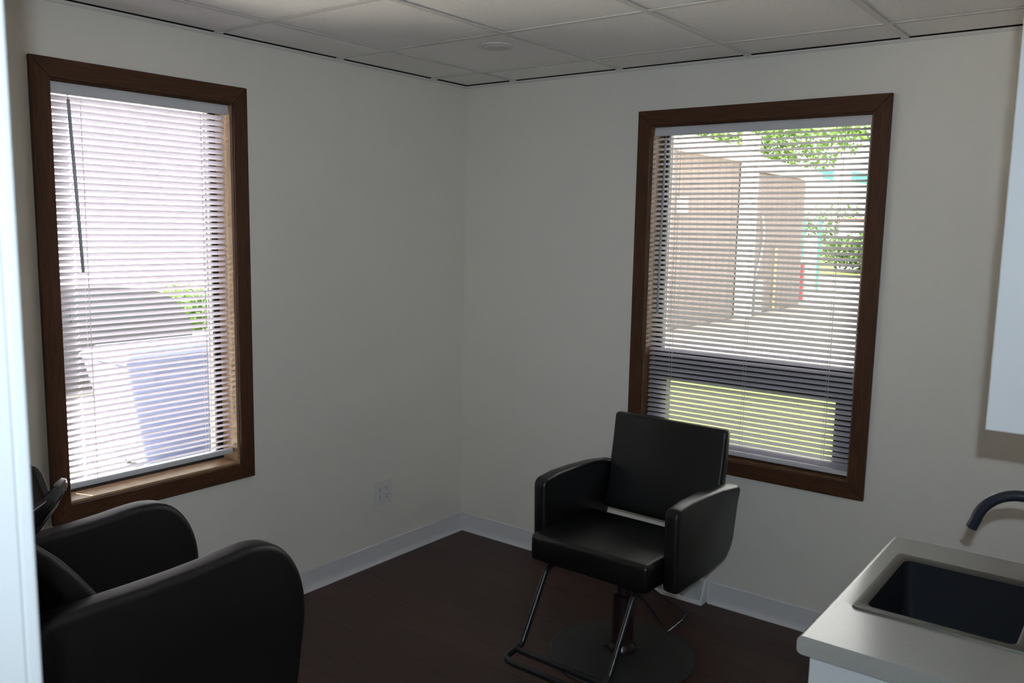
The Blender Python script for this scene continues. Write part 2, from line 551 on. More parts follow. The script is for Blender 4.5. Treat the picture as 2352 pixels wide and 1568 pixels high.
def window(name, side, o, lower, mliner):
    root = struct(link(name, None, None, (0, 0, 0), local_frame(side)))
    a0, a1, z0, z1 = o['a0'], o['a1'], o['z0'], o['z1']
    # mitred casing, 62 mm wide, 18 mm thick, standing proud of the wall
    mitre_frame('casing_board', root, a0 + .002, a1 - .002, z0 + .002, z1 - .002, 0.064, -0.0185, -0.0005,
                (M_WOODH, M_WOODV))
    t = 0.010
    MB().box(a0 + .0005, a0 + t, -0.0003, 0.10, z0 + t, z1 - t).build('jamb_liner', mliner, root, bevel=0.001, seg=1)
    MB().box(a1 - t, a1 - .0005, -0.0003, 0.10, z0 + t, z1 - t).build('jamb_liner', mliner, root, bevel=0.001, seg=1)
    MB().box(a0 + .0005, a1 - .0005, -0.0003, 0.10, z0 + .0005, z0 + t - .0002).build('sill_liner', mliner, root, bevel=0.001, seg=1)
    MB().box(a0 + .0005, a1 - .0005, -0.0003, 0.10, z1 - t + .0002, z1 - .0005).build('head_liner', M_WOODH, root, bevel=0.001, seg=1)
    # metal frame
    fw = 0.030

    def rect(nm, x0, x1, y0, y1, zz0, zz1, wx, wz, m):
        b = MB()
        b.box(x0, x0 + wx, y0, y1, zz0, zz1)
        b.box(x1 - wx, x1, y0, y1, zz0, zz1)
        b.box(x0 + wx, x1 - wx, y0, y1, zz0, zz0 + wz)
        b.box(x0 + wx, x1 - wx, y0, y1, zz1 - wz, zz1)
        return b.build(nm, m, root, bevel=0.0015, seg=1)
    rect('window_frame', a0 + .001, a1 - .001, 0.101, 0.150, z0 + .001, z1 - .001, fw, 0.024, M_FRAME)
    rect('glazing_bead', a0 + .034, a1 - .034, 0.104, 0.128, z0 + .028, z1 - .028, 0.009, 0.009, M_BEAD)
    gx0, gx1 = a0 + .045, a1 - .045
    if lower:
        zr0, zr1 = 1.030, 1.125
        MB().box(gx0, gx1, 0.080, 0.148, zr0, zr1).build('transom_bar', M_FRAME, root, bevel=0.003)
        MB().box(gx0, gx1, 0.130, 0.133, zr1 + .001, z1 - .04).build('glass_pane', MATS['glass'], root)
        b = MB()
        s0, s1, t0, t1 = a0 + .014, a1 - .014, z0 + 0.014, zr0 - .002
        ww = 0.078
        b.box(s0, s0 + ww, 0.062, 0.0995, t0, t1)
        b.box(s1 - ww, s1, 0.062, 0.0995, t0, t1)
        b.box(s0 + ww, s1 - ww, 0.062, 0.0995, t0, t0 + 0.028)
        b.box(s0 + ww, s1 - ww, 0.062, 0.0995, t1 - 0.045, t1)
        sash = b.build('vent_sash', M_FRAME, root, bevel=0.002, seg=1)
        MB().box(s0 + ww, s1 - ww, 0.078, 0.081, t0 + .028, t1 - .045).build('glass_pane', MATS['glass'], sash)
    else:
        MB().box(gx0, gx1, 0.130, 0.133, z0 + .04, z1 - .04).build('glass_pane', MATS['glass'], root)
    # outer sill
    MB().box(a0 - .02, a1 + .02, WT + .0005, WT + 0.06, z0 - 0.035, z0 - 0.002).build('outer_sill', M_WHITE, root, bevel=0.003)
    return root


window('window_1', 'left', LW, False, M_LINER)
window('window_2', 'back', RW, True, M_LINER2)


def blind(name, label, side, o, tilt, zbot, wand_at, wand_len, wand_lean, odd, stack, tilt_rail):
    a0, a1 = o['a0'] + 0.017, o['a1'] - 0.017
    yc = 0.034
    root = link(name, None, None, (0, 0, 0), local_frame(side))
    tag(root, label, 'window blind')
    L = a1 - a0
    xc = (a0 + a1) / 2
    zt = o['z1'] - 0.0115
    zt += 0.0012
    # head rail with a rounded valance
    prof = [(0.010, zt - .001), (0.010, zt - 0.0375)] + [(0.0065, zt - 0.039), (0.0045, zt - 0.035), (0.0035, zt - 0.030),
            (0.0035, zt - 0.012), (0.0045, zt - 0.004), (0.0065, zt - .001)]
    MB().prism(prof, 0, a0 - 0.004, a1 + 0.004).build('valance', M_RAIL, root, smooth=True)
    MB().box(a0, a1, 0.0135, 0.052, zt - 0.028, zt - .002).build('head_rail', M_RAIL, root, bevel=0.002)
    # slats
    W2, n = 0.0125, 8
    top = [(-W2 + 2 * W2 * i / n, 0.0017 * (1 - (2 * i / n - 1) ** 2)) for i in range(n + 1)]
    bot = [(u, v - 0.0006) for u, v in reversed(top)]
    prof = top + bot
    vs = []
    ends = (-L / 2, -L / 2 + 0.004, L / 2 - 0.004, L / 2)
    rings = []
    for k, e in enumerate(ends):
        s = 0.72 if k in (0, 3) else 1.0
        rings.append([(e, u * s, v) for u, v in prof])
    me = MB().loft(rings).mesh('slat', M_SLAT, smooth=True)
    pitch = 0.0221
    z = zt - 0.050
    zlist = []
    while z > zbot + 0.028 + stack * 0.005:
        zlist.append(z)
        z -= pitch
    for k in range(stack):
        zlist.append(zbot + 0.024 + (stack - 1 - k) * 0.0052)
    nn = len(zlist)
    for i, z in enumerate(zlist):
        k = nn - 1 - i
        tt = tilt + random.uniform(-1.6, 1.6)
        if k in odd:
            tt = odd[k]
        if k < stack:
            tt = 4
        ro = R(random.uniform(-0.05, 0.05)) + (tilt_rail * max(0, (0.25 - (z - zbot)) / 0.25) if tilt_rail else 0)
        link('slat', me, root, (xc + random.uniform(-.0008, .0008), yc, z), (R(tt), ro, 0))
    MB().prism([(-0.012, 0), (0.012, 0), (0.013, 0.004), (0.012, 0.016), (0.009, 0.019), (-0.009, 0.019), (-0.012, 0.016),
                (-0.013, 0.004)], 0, -L / 2, L / 2).build('bottom_rail', M_RAIL, root, (xc, yc, zbot), (0, tilt_rail, 0),
                                                          smooth=True)
    # ladder and lift cords
    lad = (0.115, 0.5, 0.885) if L > 0.8 else (0.15, 0.84)
    for f in lad:
        x = a0 + L * f
        for yy in (yc - 0.0138, yc + 0.0138):
            MB().tube([(x, yy, zbot + .022), (x, yy, zt - 0.03)], 0.0007, 5).build('ladder_cord', M_CORD, root)
        MB().tube([(x + 0.006, yc, zbot + .02), (x + 0.006, yc, zt - 0.03)], 0.0009, 5).build('lift_cord', M_CORD, root)
    # tilt wand in front of the slats
    x = wand_at
    wd = MB().tube([(0, 0, 0), (wand_lean * .5, -0.0015, -wand_len * .5), (wand_lean, 0, -wand_len)], 0.0056, 8)
    wo = wd.build('tilt_wand', M_WAND, root, (x, -0.0055 if side == 'back' else 0.004, zt - 0.055), smooth=True)
    MB().tube([(0, 0.004, 0.02), (0, 0.001, 0.010), (0, 0, -0.004)], 0.0016, 6).build('wand_hook', M_CHROME, wo)
    return root


blind('mini_blind', 'white mini blind with a dark wand on the narrower window overlooking the parked car', 'left', LW,
      -38, 0.722, -2.062, 0.585, 0.024, {4: 6, 1: 2}, 0, R(0.0))
blind('mini_blind', 'white mini blind on the wider window behind the styling chair', 'back', RW,
      27, 0.695, 1.174, 0.78, -0.008, {}, 5, 0)

# ------------------------------------------------------------------ outlet, ceiling cover, register
out = thing('wall_outlet', 'white square two-gang electrical outlet plate low on the window wall', 'outlet',
            (0.0005, -0.609, 0.358))
MB().box(0, 0.006, -0.0605, 0.0605, -0.059, 0.059).build('cover_plate', M_PLATE, out, bevel=0.0025)
for dy in (-0.023, 0.023):
    for dz in (-0.020, 0.020):
        rc = MB().lathe([(0.0, 0.0), (0.0165, 0.0), (0.0165, 0.0018), (0.0155, 0.0024), (0.0, 0.0024)], 20)
        ro = rc.build('receptacle', M_PLATE, out, (0.0060, dy, dz), (0, R(90), 0))
        b = MB()
        b.box(-0.008, -0.0005, -0.0072, -0.0052, 0.0024, 0.0028)
        b.box(-0.007, -0.0005, 0.0052, 0.0072, 0.0024, 0.0028)
        b.box(0.005, 0.010, -0.0022, 0.0022, 0.0024, 0.0028)
        b.build('slots', M_SLOT, ro)

cv = thing('round_ceiling_cover', 'small round greyish cover set flush in a ceiling tile', 'ceiling cover', (0.762, -0.708, H))
MB().lathe([(0.0, 0.0035), (0.074, 0.0035), (0.074, 0.0005), (0.070, -0.0035), (0.052, -0.0045), (0.0, -0.0045)], 48).build(
    'cover_ring', M_COVER, cv, smooth=True)
MB().lathe([(0.0, -0.0047), (0.046, -0.0047), (0.044, -0.0075), (0.0, -0.0085)], 40).build('cover_centre', M_COVER2, cv, smooth=True)

rg = thing('baseboard_register', 'white metal heating register at the foot of the wall behind the chair', 'heating register',
           (1.32, -0.001, 0.001))
b = MB()
hx = 0.155
side = [(0.0, 0.0), (-0.060, 0.0), (-0.060, 0.016), (-0.022, 0.112), (0.0, 0.112)]
b.prism(side, 0, -hx, -hx + 0.010).prism(side, 0, hx - 0.010, hx)
b.prism([(0.0, 0.0), (-0.060, 0.0), (-0.060, 0.016), (-0.052, 0.020), (0, 0.020)], 0, -hx + .010, hx - .010)
b.prism([(0.0, 0.100), (-0.027, 0.100), (-0.022, 0.112), (0, 0.112)], 0, -hx + .010, hx - .010)
b.build('register_body', M_REG, rg, bevel=0.0015, seg=1)
b = MB()
k = -hx + 0.016
while k < hx - 0.014:
    b.prism([(-0.003, 0.0202), (-0.053, 0.0202), (-0.024, 0.0998), (-0.003, 0.0998)], 0, k, k + 0.0016)
    k += 0.0058
fo = b.build('fins', M_REG, rg)
fo['kind'] = 'stuff'
MB().box(-hx + .011, hx - .011, -0.0025, -0.0005, 0.021, 0.099).build('back_plate', M_DARK, rg)

# ------------------------------------------------------------------ styling chair
SC = thing('salon_chair', 'black upholstered styling chair with square arms on a round floor base', 'salon chair',
           (1.397, -0.653, 0), -0.021)
# seat cushion box
b = MB().box(-0.262, 0.260, -0.262, 0.165, 0.392, 0.500)
b.build('seat', M_LEATH, SC, bevel=0.020, seg=4, smooth=True)
# arms: side profile (y,z) with a large radius at the lower rear
def arm_poly():
    p = []
    p += arc(-0.160 + .030, 0.372 + .030, .030, 180, 270, 4)
    p += [(0.10, 0.372)]
    p += arc(0.328 - .115, 0.384 + .115, .115, 278, 352, 8)
    p += [(0.350, 0.600)]
    p += arc(0.368 - .030, 0.672 - .030, .030, 5, 90, 4)
    p += [(0.20, 0.690), (0.05, 0.698), (-0.06, 0.698)]
    p += arc(-0.167 + .034, 0.690 - .034, .034, 95, 175, 4)
    return p
for s in (-1, 1):
    x0, x1 = (0.263, 0.321) if s > 0 else (-0.323, -0.265)
    MB().prism(arm_poly(), 0, x0, x1).build('armrest', M_LEATH, SC, bevel=0.014, seg=3, smooth=True, ang=50)
# reclined back panel
ny0, ny1 = 0.262, 0.322
def backring(t):
    z = 0.480 + (0.886 - 0.480) * t
    yb = 0.253 + 0.082 * t + 0.010 * sin(pi * t)
    th = 0.062 - 0.020 * t
    return z, yb, th
bot, top = [], []
rings = []
for k in range(11):
    t = k / 10
    z, yb, th = backring(t)
    wv = 0.262
    rings.append([(-wv, yb, z), (wv, yb, z), (wv, yb + th, z), (-wv, yb + th, z)])
MB().loft(rings).build('backrest', M_LEATH, SC, bevel=0.014, seg=3, smooth=True, ang=50)
# underframe
MB().box(-0.16, 0.16, -0.17, 0.13, 0.366, 0.3918).build('seat_plate', M_METB, SC, bevel=0.004)
bx, by = 0.023, -0.017
base = [(0.0, 0.0005), (0.288, 0.0005), (0.290, 0.006), (0.286, 0.011), (0.276, 0.013), (0.268, 0.0115), (0.262, 0.013),
        (0.18, 0.020), (0.08, 0.026), (0.0, 0.027)]
MB().lathe(base, 72).build('base_plate', M_BASEP, SC, (bx, by, 0), smooth=True)
MB().lathe([(0.0, 0.0272), (0.056, 0.0272), (0.054, 0.040), (0.046, 0.048), (0.042, 0.060), (0.042, 0.25), (0.036, 0.252),
            (0.028, 0.255), (0.028, 0.3655), (0.0, 0.3655)], 36).build('hydraulic_column', M_COLUMN, SC, (bx, by, 0), smooth=True)
for a in range(4):
    MB().lathe([(0, .0), (.007, .0), (.007, .006), (0, .007)], 8).build('bolt', M_METB, SC, (bx + .066 * cos(a * pi / 2 + .5), by + .066 * sin(a * pi / 2 + .5), 0.0262))
# footrest: tubular U with a second bar
r_t = 0.0115
lx = 0.194
def leg(s):
    return [(s * lx, -0.20, 0.372), (s * lx, -0.238, 0.360), (s * lx, -0.262, 0.325), (s * lx, -0.375, 0.135), (s * lx, -0.392, 0.117),
            (s * lx, -0.420, 0.106)]
outer = smooth_path(leg(-1) + [(-lx, -0.455, 0.1035), (-lx + .010, -0.492, 0.103), (-lx + .040, -0.508, 0.103)], 6)
outer2 = smooth_path(leg(1) + [(lx, -0.455, 0.1035), (lx - .010, -0.492, 0.103), (lx - .040, -0.508, 0.103)], 6)
MB().tube(outer + list(reversed(outer2)), r_t, 12).build('footrest_frame', M_METB, SC, smooth=True)
MB().tube([(-lx + .006, -0.425, 0.108), (lx - .006, -0.425, 0.108)], r_t * .95, 12).build('footrest_bar', M_METB, SC, smooth=True)
# pump lever: thin bent loop
MB().tube(smooth_path([(bx + .03, by - .012, 0.330), (bx + .10, by - .005, 0.318), (0.292, -0.030, 0.262), (0.300, -0.036, 0.255),
                       (0.297, -0.050, 0.243), (0.266, -0.088, 0.205), (0.258, -0.092, 0.202), (0.245, -0.090, 0.208),
                       (bx + .12, by - .040, 0.268), (bx + .03, by - .020, 0.300)], 5), 0.0042, 8).build('pump_lever', M_METB, SC, smooth=True)
MB().lathe([(0, 0), (.0065, 0), (.0065, .004), (.004, .006), (0, .0065)], 12).build('screw', M_CHROME, SC, (0.020, -0.185, 0.3655), (R(180), 0, 0))

# ------------------------------------------------------------------ shampoo chair and bowl
SH = thing('shampoo_chair', 'low black shampoo chair with tall rounded arms and a glossy bowl behind the headrest', 'shampoo chair',
           (0.61, -2.12, 0))
def sh_arm():
    # (y local, z)
    pts = [(0.215, 0.06), (0.245, 0.25), (0.268, 0.40), (0.275, 0.470), (0.268, 0.545), (0.245, 0.615), (0.205, 0.675),
           (0.155, 0.712), (0.095, 0.727), (0.03, 0.727), (-0.06, 0.719), (-0.16, 0.714), (-0.27, 0.712), (-0.40, 0.712), (-0.50, 0.705),
           (-0.545, 0.66), (-0.555, 0.55), (-0.53, 0.25), (-0.50, 0.06)]
    return [(p.x, p.y) for p in smooth_path([(a, c, 0) for a, c in pts], 4)]
for s in (-1, 1):
    x0, x1 = (0.250, 0.335) if s > 0 else (-0.335, -0.250)
    MB().prism(sh_arm(), 0, x0, x1).build('armrest', M_LEATH2, SH, bevel=0.022, seg=4, smooth=True, ang=60)
b = MB().box(-0.2485, 0.2485, -0.36, 0.285, 0.33, 0.465)
b.build('seat', M_LEATH2, SH, bevel=0.028, seg=4, smooth=True)
rings = []
NX = 10
for k in range(13):
    t = k / 12
    fr_, bk_ = [], []
    for q in range(NX + 1):
        x = -0.247 + 0.494 * q / NX
        top_z = 0.735 + 0.185 * (abs(x) / 0.247) ** 1.3
        z = 0.44 + (top_z - 0.44) * t
        tz = (z - 0.44) / 0.43
        y0 = -0.222 - 0.245 * tz ** 1.2 + 0.02 * sin(pi * min(1, tz))
        th = 0.10 - 0.035 * t
        if t > 0.8:
            y0 -= 0.030 * ((t - 0.8) / 0.2) ** 2
        fr_.append((x, y0, z))
        bk_.append((x, y0 - th, z - .02 * t))
    rings.append(fr_ + bk_[::-1])
MB().loft(rings).build('backrest', M_LEATH2, SH, bevel=0.022, seg=4, smooth=True, ang=60)
MB().box(-0.26, 0.26, -0.47, 0.19, 0.012, 0.0595).build('plinth', M_METB, SH, bevel=0.004)
MB().box(-0.22, 0.22, -0.33, 0.15, 0.0597, 0.3295).build('seat_base', M_METB, SH, bevel=0.006)
for sx in (-1, 1):
    for yy in (-0.42, 0.14):
        MB().lathe([(0, 0.0005), (.02, 0.0005), (.02, .0118), (0, .0118)], 12).build('foot', M_METB, SH, (sx * .22, yy, 0))

BWL = (0, -0.64, 0)
def bowl_rings():
    # rim outline in local coordinates; front (+y) carries the dipped neck rest with two raised horns
    def rim(a, k):
        x = 0.245 * cos(a)
        yv = 0.275 * sin(a)
        if sin(a) > 0:
            yv *= 1.06
        f = max(0.0, sin(a))
        z = 0.030 * f ** 3
        dip = math.exp(-(x / 0.070) ** 2) * (1 if sin(a) > 0 else 0)
        yv += 0.030 * f ** 4 * (1 - dip)
        z += 0.034 * f ** 4 * (1 - dip) - 0.075 * dip * f
        return Vector((x, yv, z))
    n = 72
    A = [2 * pi * i / n for i in range(n)]
    base_z = 0.940
    rings = []
    spec = [(0.30, -0.185), (0.52, -0.176), (0.74, -0.130), (0.90, -0.075), (0.99, -0.040), (1.045, -0.018), (1.058, 0.0),
            (1.045, 0.013), (1.01, 0.016), (0.965, 0.008), (0.92, -0.02), (0.88, -0.045), (0.72, -0.11), (0.48, -0.145), (0.26, -0.155)]
    for s, dz in spec:
        g = []
        for a in A:
            p = rim(a, 0)
            zz = p.z * max(0, (s - 0.35) / 0.65) if s < 1 else p.z
            g.append((p.x * s, p.y * s, base_z + zz + dz))
        rings.append(g)
    return rings
MB().loft(bowl_rings()).build('shampoo_bowl', M_BOWL, SH, BWL, smooth=True)['label'] = 'glossy black bowl with curled neck rest'
MB().tube([(0, -0.02, 0.0), (0, -0.02, 0.60), (0, -0.02, 0.753)], [0.085, 0.065, 0.085], 24).build('bowl_pedestal', M_METB, SH, (0, -0.64, 0.001), smooth=True)

# ------------------------------------------------------------------ sink cabinet on the right
CT = 0.914
CX0, CX1, CY0, CY1 = 2.512, XR - 0.002, -1.940, -1.242
BC = thing('base_cabinet', 'white laminate base cabinet under the sink counter', 'cabinet', (0, 0, 0))
b = MB()
b.box(2.534, CX1, CY0 + .014, CY0 + .032, 0.001, CT - 0.0385)
b.build('end_panel', M_LAM, BC, bevel=0.001, seg=1)
MB().box(2.534, CX1, CY1 - .032, CY1 - .014, 0.001, CT - 0.0385).build('end_panel', M_LAM, BC, bevel=0.001, seg=1)
MB().box(2.552, CX1, CY0 + .0325, CY1 - .0325, 0.10, 0.118).box(CX1 - .01, CX1, CY0 + .0325, CY1 - .0325, 0.119, CT - .0385).box(
    2.60, 2.612, CY0 + .0325, CY1 - .0325, 0.001, 0.0995).build('carcass', M_LAM, BC)
ym = (CY0 + CY1) / 2
for (ya, yb) in ((CY0 + .034, ym - .0015), (ym + .0015, CY1 - .034)):
    d = MB().box(2.533, 2.5515, ya, yb, 0.105, CT - 0.042).build('door', M_LAM, BC, bevel=0.0015, seg=1)
    yy = yb - .03 if yb < ym else ya + .03
    MB().tube([(2.5328, yy, .70), (2.512, yy, .705), (2.512, yy, .795), (2.5328, yy, .80)], 0.005, 8).build('handle', M_CHROME, d, smooth=True)

# worktop with a rounded front edge; a rectangular cut for the sink
SX0, SX1, SY0, SY1 = 2.572, 2.920, -1.735, -1.385     # cutout
nose = arc(CX0 + .013, CT - .013, .013, 90, 180, 5) + arc(CX0 + .011, CT - .027, .011, 180, 270, 4)
b = MB()
full = [(CX1, CT)] + nose + [(CX0 + .012, CT - .038), (CX1, CT - .038)]
front = [(SX0, CT)] + nose + [(CX0 + .012, CT - .038), (SX0, CT - .038)]
b.prism(full, 1, CY0, SY0)
b.prism(front, 1, SY0, SY1)
b.box(SX1, CX1, SY0, SY1, CT - .038, CT)
b.prism(full, 1, SY1, CY1)
wt = b.build('worktop', M_TOP, smooth=True)
tag(wt, 'pale laminate worktop with a rounded front edge around the sink', 'worktop')

SK = thing('sink', 'small square brushed steel sink dropped into the worktop', 'sink', (0, 0, 0))
rx0, rx1, ry0, ry1 = 2.556, 2.936, -1.752, -1.368
bx0, bx1, by0, by1 = 2.580, 2.850, -1.725, -1.400
b = MB()
def rect_ring(x0, x1, y0, y1, z, r, n=5):
    pts = arc(x1 - r, y1 - r, r, 0, 90, n) + arc(x0 + r, y1 - r, r, 90, 180, n) + arc(x0 + r, y0 + r, r, 180, 270, n) + arc(x1 - r, y0 + r, r, 270, 360, n)
    return [(u, v, z) for u, v in pts]
b.loft([rect_ring(rx0, rx1, ry0, ry1, CT + .0006, .012), rect_ring(rx0 + .002, rx1 - .002, ry0 + .002, ry1 - .002, CT + .004, .011),
        rect_ring(bx0 - .006, bx1 + .006, by0 - .006, by1 + .006, CT + .0042, .02),
        rect_ring(bx0, bx1, by0, by1, CT + .001, .018)], cap=False)
b.build('rim', M_STEEL, SK, smooth=True)
b = MB()
b.loft([rect_ring(bx0, bx1, by0, by1, CT + .0008, .018), rect_ring(bx0 + .003, bx1 - .003, by0 + .003, by1 - .003, CT - .10, .022),
        rect_ring(bx0 + .010, bx1 - .010, by0 + .010, by1 - .010, CT - .150, .03),
        rect_ring(bx0 + .10, bx1 - .10, by0 + .12, by1 - .12, CT - .158, .03)], cap=False)
n_ = len(b.v) - 24
b.f.append(tuple(range(len(b.v) - 24, len(b.v))))
b.build('bowl', M_SINKB, SK, smooth=True)
MB().lathe([(0, 0), (.035, 0), (.035, .003), (.028, .004), (0, .002)], 24).build('drain', M_STEEL, SK, ((bx0 + bx1) / 2, (by0 + by1) / 2, CT - .1575), smooth=True)

FA = thing('faucet', 'dark gooseneck faucet curving over the small sink', 'faucet', (2.908, -1.560, CT + .0043))
z0_ = 1.075 - CT
path = [(0, 0, 0.012), (0, 0, z0_ * .5), (0, 0, z0_)] + [(-0.084 + 0.084 * cos(R(a)), 0, z0_ + 0.080 * sin(R(a))) for a in range(10, 171, 10)]
path += [(-0.168 - .006, 0, z0_ - .005)]
MB().tube(path, 0.0112, 16).build('spout', M_FAUC, FA, smooth=True)
MB().lathe([(0, 0), (.024, 0), (.024, .006), (.019, .010), (.017, .05), (0, .05)], 24).build('body', M_FAUC, FA, smooth=True)
MB().tube([(0, 0.016, .04), (0, 0.045, .048), (0, 0.075, .066)], [.006, .005, .0055], 10).build('lever', M_FAUC, FA, smooth=True)

UC = thing('wall_cabinet', 'white laminate wall cabinet hung above the sink', 'cabinet', (0, 0, 0))
ux0 = 2.795
MB().box(ux0 + .020, CX1, CY0 + .0285, CY1 - .0285, 1.358, 2.12).build('body', M_LAM, UC, bevel=0.0015, seg=1)
for ya in (CY0 + .010, CY1 - .028):
    MB().box(ux0, CX1, ya, ya + .018, 1.358, 2.12).build('end_panel', M_LAM, UC, bevel=0.0015, seg=1)
for (ya, yb) in ((CY0 + .030, ym - .0015), (ym + .0015, CY1 - .030)):
    d = MB().box(ux0, ux0 + .0195, ya, yb, 1.358, 2.12).build('door', M_LAM, UC, bevel=0.0015, seg=1)
    yy = yb - .03 if yb < ym else ya + .03
    MB().tube([(ux0 - .0003, yy, 1.42), (ux0 - .021, yy, 1.425), (ux0 - .021, yy, 1.515), (ux0 - .0003, yy, 1.52)], 0.005, 8).build('handle', M_CHROME, d, smooth=True)

# ------------------------------------------------------------------ outside
GZ = -0.10
LZ = -0.62
struct(MB().box(-70, 60, -60, 100, LZ - .3, LZ).build('parking_lot', M_LOT))
struct(MB().box(-60, 60, 7.2, 34, LZ + .001, GZ).build('pavement', M_CONC))
struct(MB().box(-60, 60, 34.001, 52, LZ + .001, GZ + .02).build('verge', M_GRASS))
struct(MB().box(-60, 60, 52.001, 90, LZ + .001, GZ - .01).build('road', M_CONC))
struct(MB().box(-2.6, 14, WT + .001, 7.199, LZ + .001, GZ + .01).build('lawn', M_GRASS))
struct(MB().box(-7.5, -WT - .002, -14, WT, LZ + .001, LZ + .012).build('gravel_strip', M_GRAV))
struct(MB().box(-WT, XR + .12, -5.32, WT, LZ + .001, -0.061).build('foundation', M_EXT))
rf = struct(MB().box(-0.45, XR + 0.5, -5.6, 0.45, TOPZ + .001, TOPZ + 0.14).build('roof', M_WHITE))

# neighbouring building with grooved siding
NB = thing('neighbour_building', 'low beige building with vertical grooved siding and a white eave', 'building', (-4.0, 0, GZ))
def siding(xface, y0, y1, z1):
    k = y0
    me = MB().box(-0.03, 0.0, 0.004, 0.296, 0.02, z1).mesh('siding_panel', M_SIDING, bevel=0.004, seg=1)
    while k < y1 - 0.05:
        link('siding_panel', me, NB, (xface, k, 0))
        k += 0.30
MB().box(-5.0, -0.031, 8.2, 13.1, 0, 3.14).box(-5.0, -0.131, 13.1, 17.2, 0, 3.0).build('wall', M_SIDING, NB)
siding(0.0, 8.2, 13.05, 3.14)
siding(-0.10, 13.9, 17.1, 2.98)
MB().box(-0.35, 0.32, 7.9, 13.25, 3.14, 3.32).build('fascia', M_WHITE, NB)
MB().box(-0.45, 0.18, 13.26, 17.5, 3.02, 3.16).build('fascia', M_WHITE, NB)
MB().prism([(0.34, 3.32), (-5.2, 3.32), (-2.4, 4.1)], 1, 7.9, 13.25).prism([(0.2, 3.165), (-5.2, 3.165), (-2.4, 3.9)], 1, 13.26, 17.5).build('roof', M_ROOF, NB)
MB().box(-0.02, 0.10, 13.12, 13.78, 0.0, 3.72).build('chimney_stack', M_WHITE, NB, bevel=0.01)
MB().box(0.001, 0.16, 10.35, 10.48, 2.05, 2.35).box(0.001, 0.10, 10.52, 10.56, 2.1, 2.3).build('wall_lamp', M_WHITE, NB, bevel=0.01)
MB().tube(smooth_path([(-0.06, 14.5, 2.1), (-0.05, 14.62, 1.75), (-0.06, 14.55, 1.3), (-0.05, 14.30, 0.85)], 5), 0.02, 6).build('cable', M_WHITE, NB)
MB().box(-0.069, 0.10, 13.95, 14.35, 0.05, 0.75).build('meter_box', M_METER, NB, bevel=0.02)
MB().tube([(-0.04, 15.35, 0.02), (-0.04, 15.35, 1.45)], 0.03, 8).build('gas_pipe', M_ROD, NB)

# bollard, sign, canopy
BO = thing('bollard', 'red painted steel bollard with a white cap by the driveway', 'bollard', (-4.55, 18.6, GZ))
MB().lathe([(0, 0), (.075, 0), (.075, .95), (0, .95)], 16).build('post', M_RED, BO, smooth=True)
MB().lathe([(0, .951), (.078, .951), (.078, 1.02), (.05, 1.05), (0, 1.06)], 16).build('cap', M_WHITE, BO, smooth=True)
SG = thing('sign_board', 'white board on green posts beside the red bollard', 'sign', (-6.2, 23.5, GZ))
MB().box(-0.02, 0.42, -0.05, 0.0, 0.35, 1.62).build('board', M_WHITE, SG)
for s in (-0.06, 0.44):
    MB().box(s, s + .07, -0.09, 0.03, 0, 2.2).build('post', M_GREEN, SG)
CN = thing('station_canopy', 'green and white striped canopy roof on posts across the driveway', 'canopy', (-7.6, 30, GZ))
for k in range(7):
    m_ = M_GREEN if k % 2 == 0 else M_WHITE
    x0 = -1.6 + k * 0.62
    MB().hexa([(x0, -0.4, 3.98 - k * .085), (x0 + .62, -0.4, 3.98 - (k + 1) * .085), (x0 + .62, 2.2, 3.98 - (k + 1) * .085), (x0, 2.2, 3.98 - k * .085)],
              [(x0, -0.4, 4.36 - k * .085), (x0 + .62, -0.4, 4.36 - (k + 1) * .085), (x0 + .62, 2.2, 4.36 - (k + 1) * .085), (x0, 2.2, 4.36 - k * .085)]).build('roof_panel', m_, CN)
MB().box(-1.6, 2.74, -0.35, 0.0, 3.0, 3.3).build('beam', M_CREAM, CN)
for x in (-1.25, 2.2):
    MB().box(x, x + .26, -0.2, 0.06, 0, 3.5).build('post', M_GREEN, CN)
FB = thing('far_house', 'small distant red brick house behind the shrubs', 'building', (-7.0, 48, GZ))
MB().box(-3, 3.2, 0, 6, 0, 2.6).build('wall', M_BRICK, FB)
MB().prism([(-3.4, 2.6), (3.6, 2.6), (0.1, 4.4)], 1, -.3, 6.3).build('roof', M_ROOF, FB)
for x in (-1.9, 0.9):
    f = MB().box(x, x + 1.1, -.06, 0.0, 0.9, 2.1).build('window', M_WHITE, FB)
    MB().box(x + .08, x + 1.02, -.075, -.0605, 0.98, 2.02).build('pane', M_CARG, f)
WH = thing('white_shed', 'white low shed far behind the canopy posts', 'building', (-9.0, 40, GZ))
MB().box(-1.2, 1.4, 0, 3, 0, 2.3).build('wall', M_WHITE, WH)
MB().box(-1.4, 1.6, -.2, 3.2, 2.3, 2.45).build('roof', M_RED, WH)


def foliage(blobs, n, size, rnd):
    b = MB()
    tot = sum(r[0] * r[1] * r[2] for _, r in blobs)
    for c, r in blobs:
        for _ in range(int(n * r[0] * r[1] * r[2] / tot)):
            while True:
                d = Vector((rnd.uniform(-1, 1), rnd.uniform(-1, 1), rnd.uniform(-1, 1)))
                if 0.25 < d.length < 1:
                    break
            p = Vector(c) + Vector((d.x * r[0], d.y * r[1], d.z * r[2]))
            u = Vector((rnd.gauss(0, 1), rnd.gauss(0, 1), rnd.gauss(0, 1))).normalized()
            v = u.orthogonal().normalized()
            v = Matrix.Rotation(rnd.uniform(0, 6.28), 3, u) @ v
            s = size * rnd.uniform(.6, 1.3)
            wv = u.cross(v)
            b.add([p - v * s, p + wv * s * .5, p + v * s, p - wv * s * .5], [(0, 1, 2, 3)])
    return b


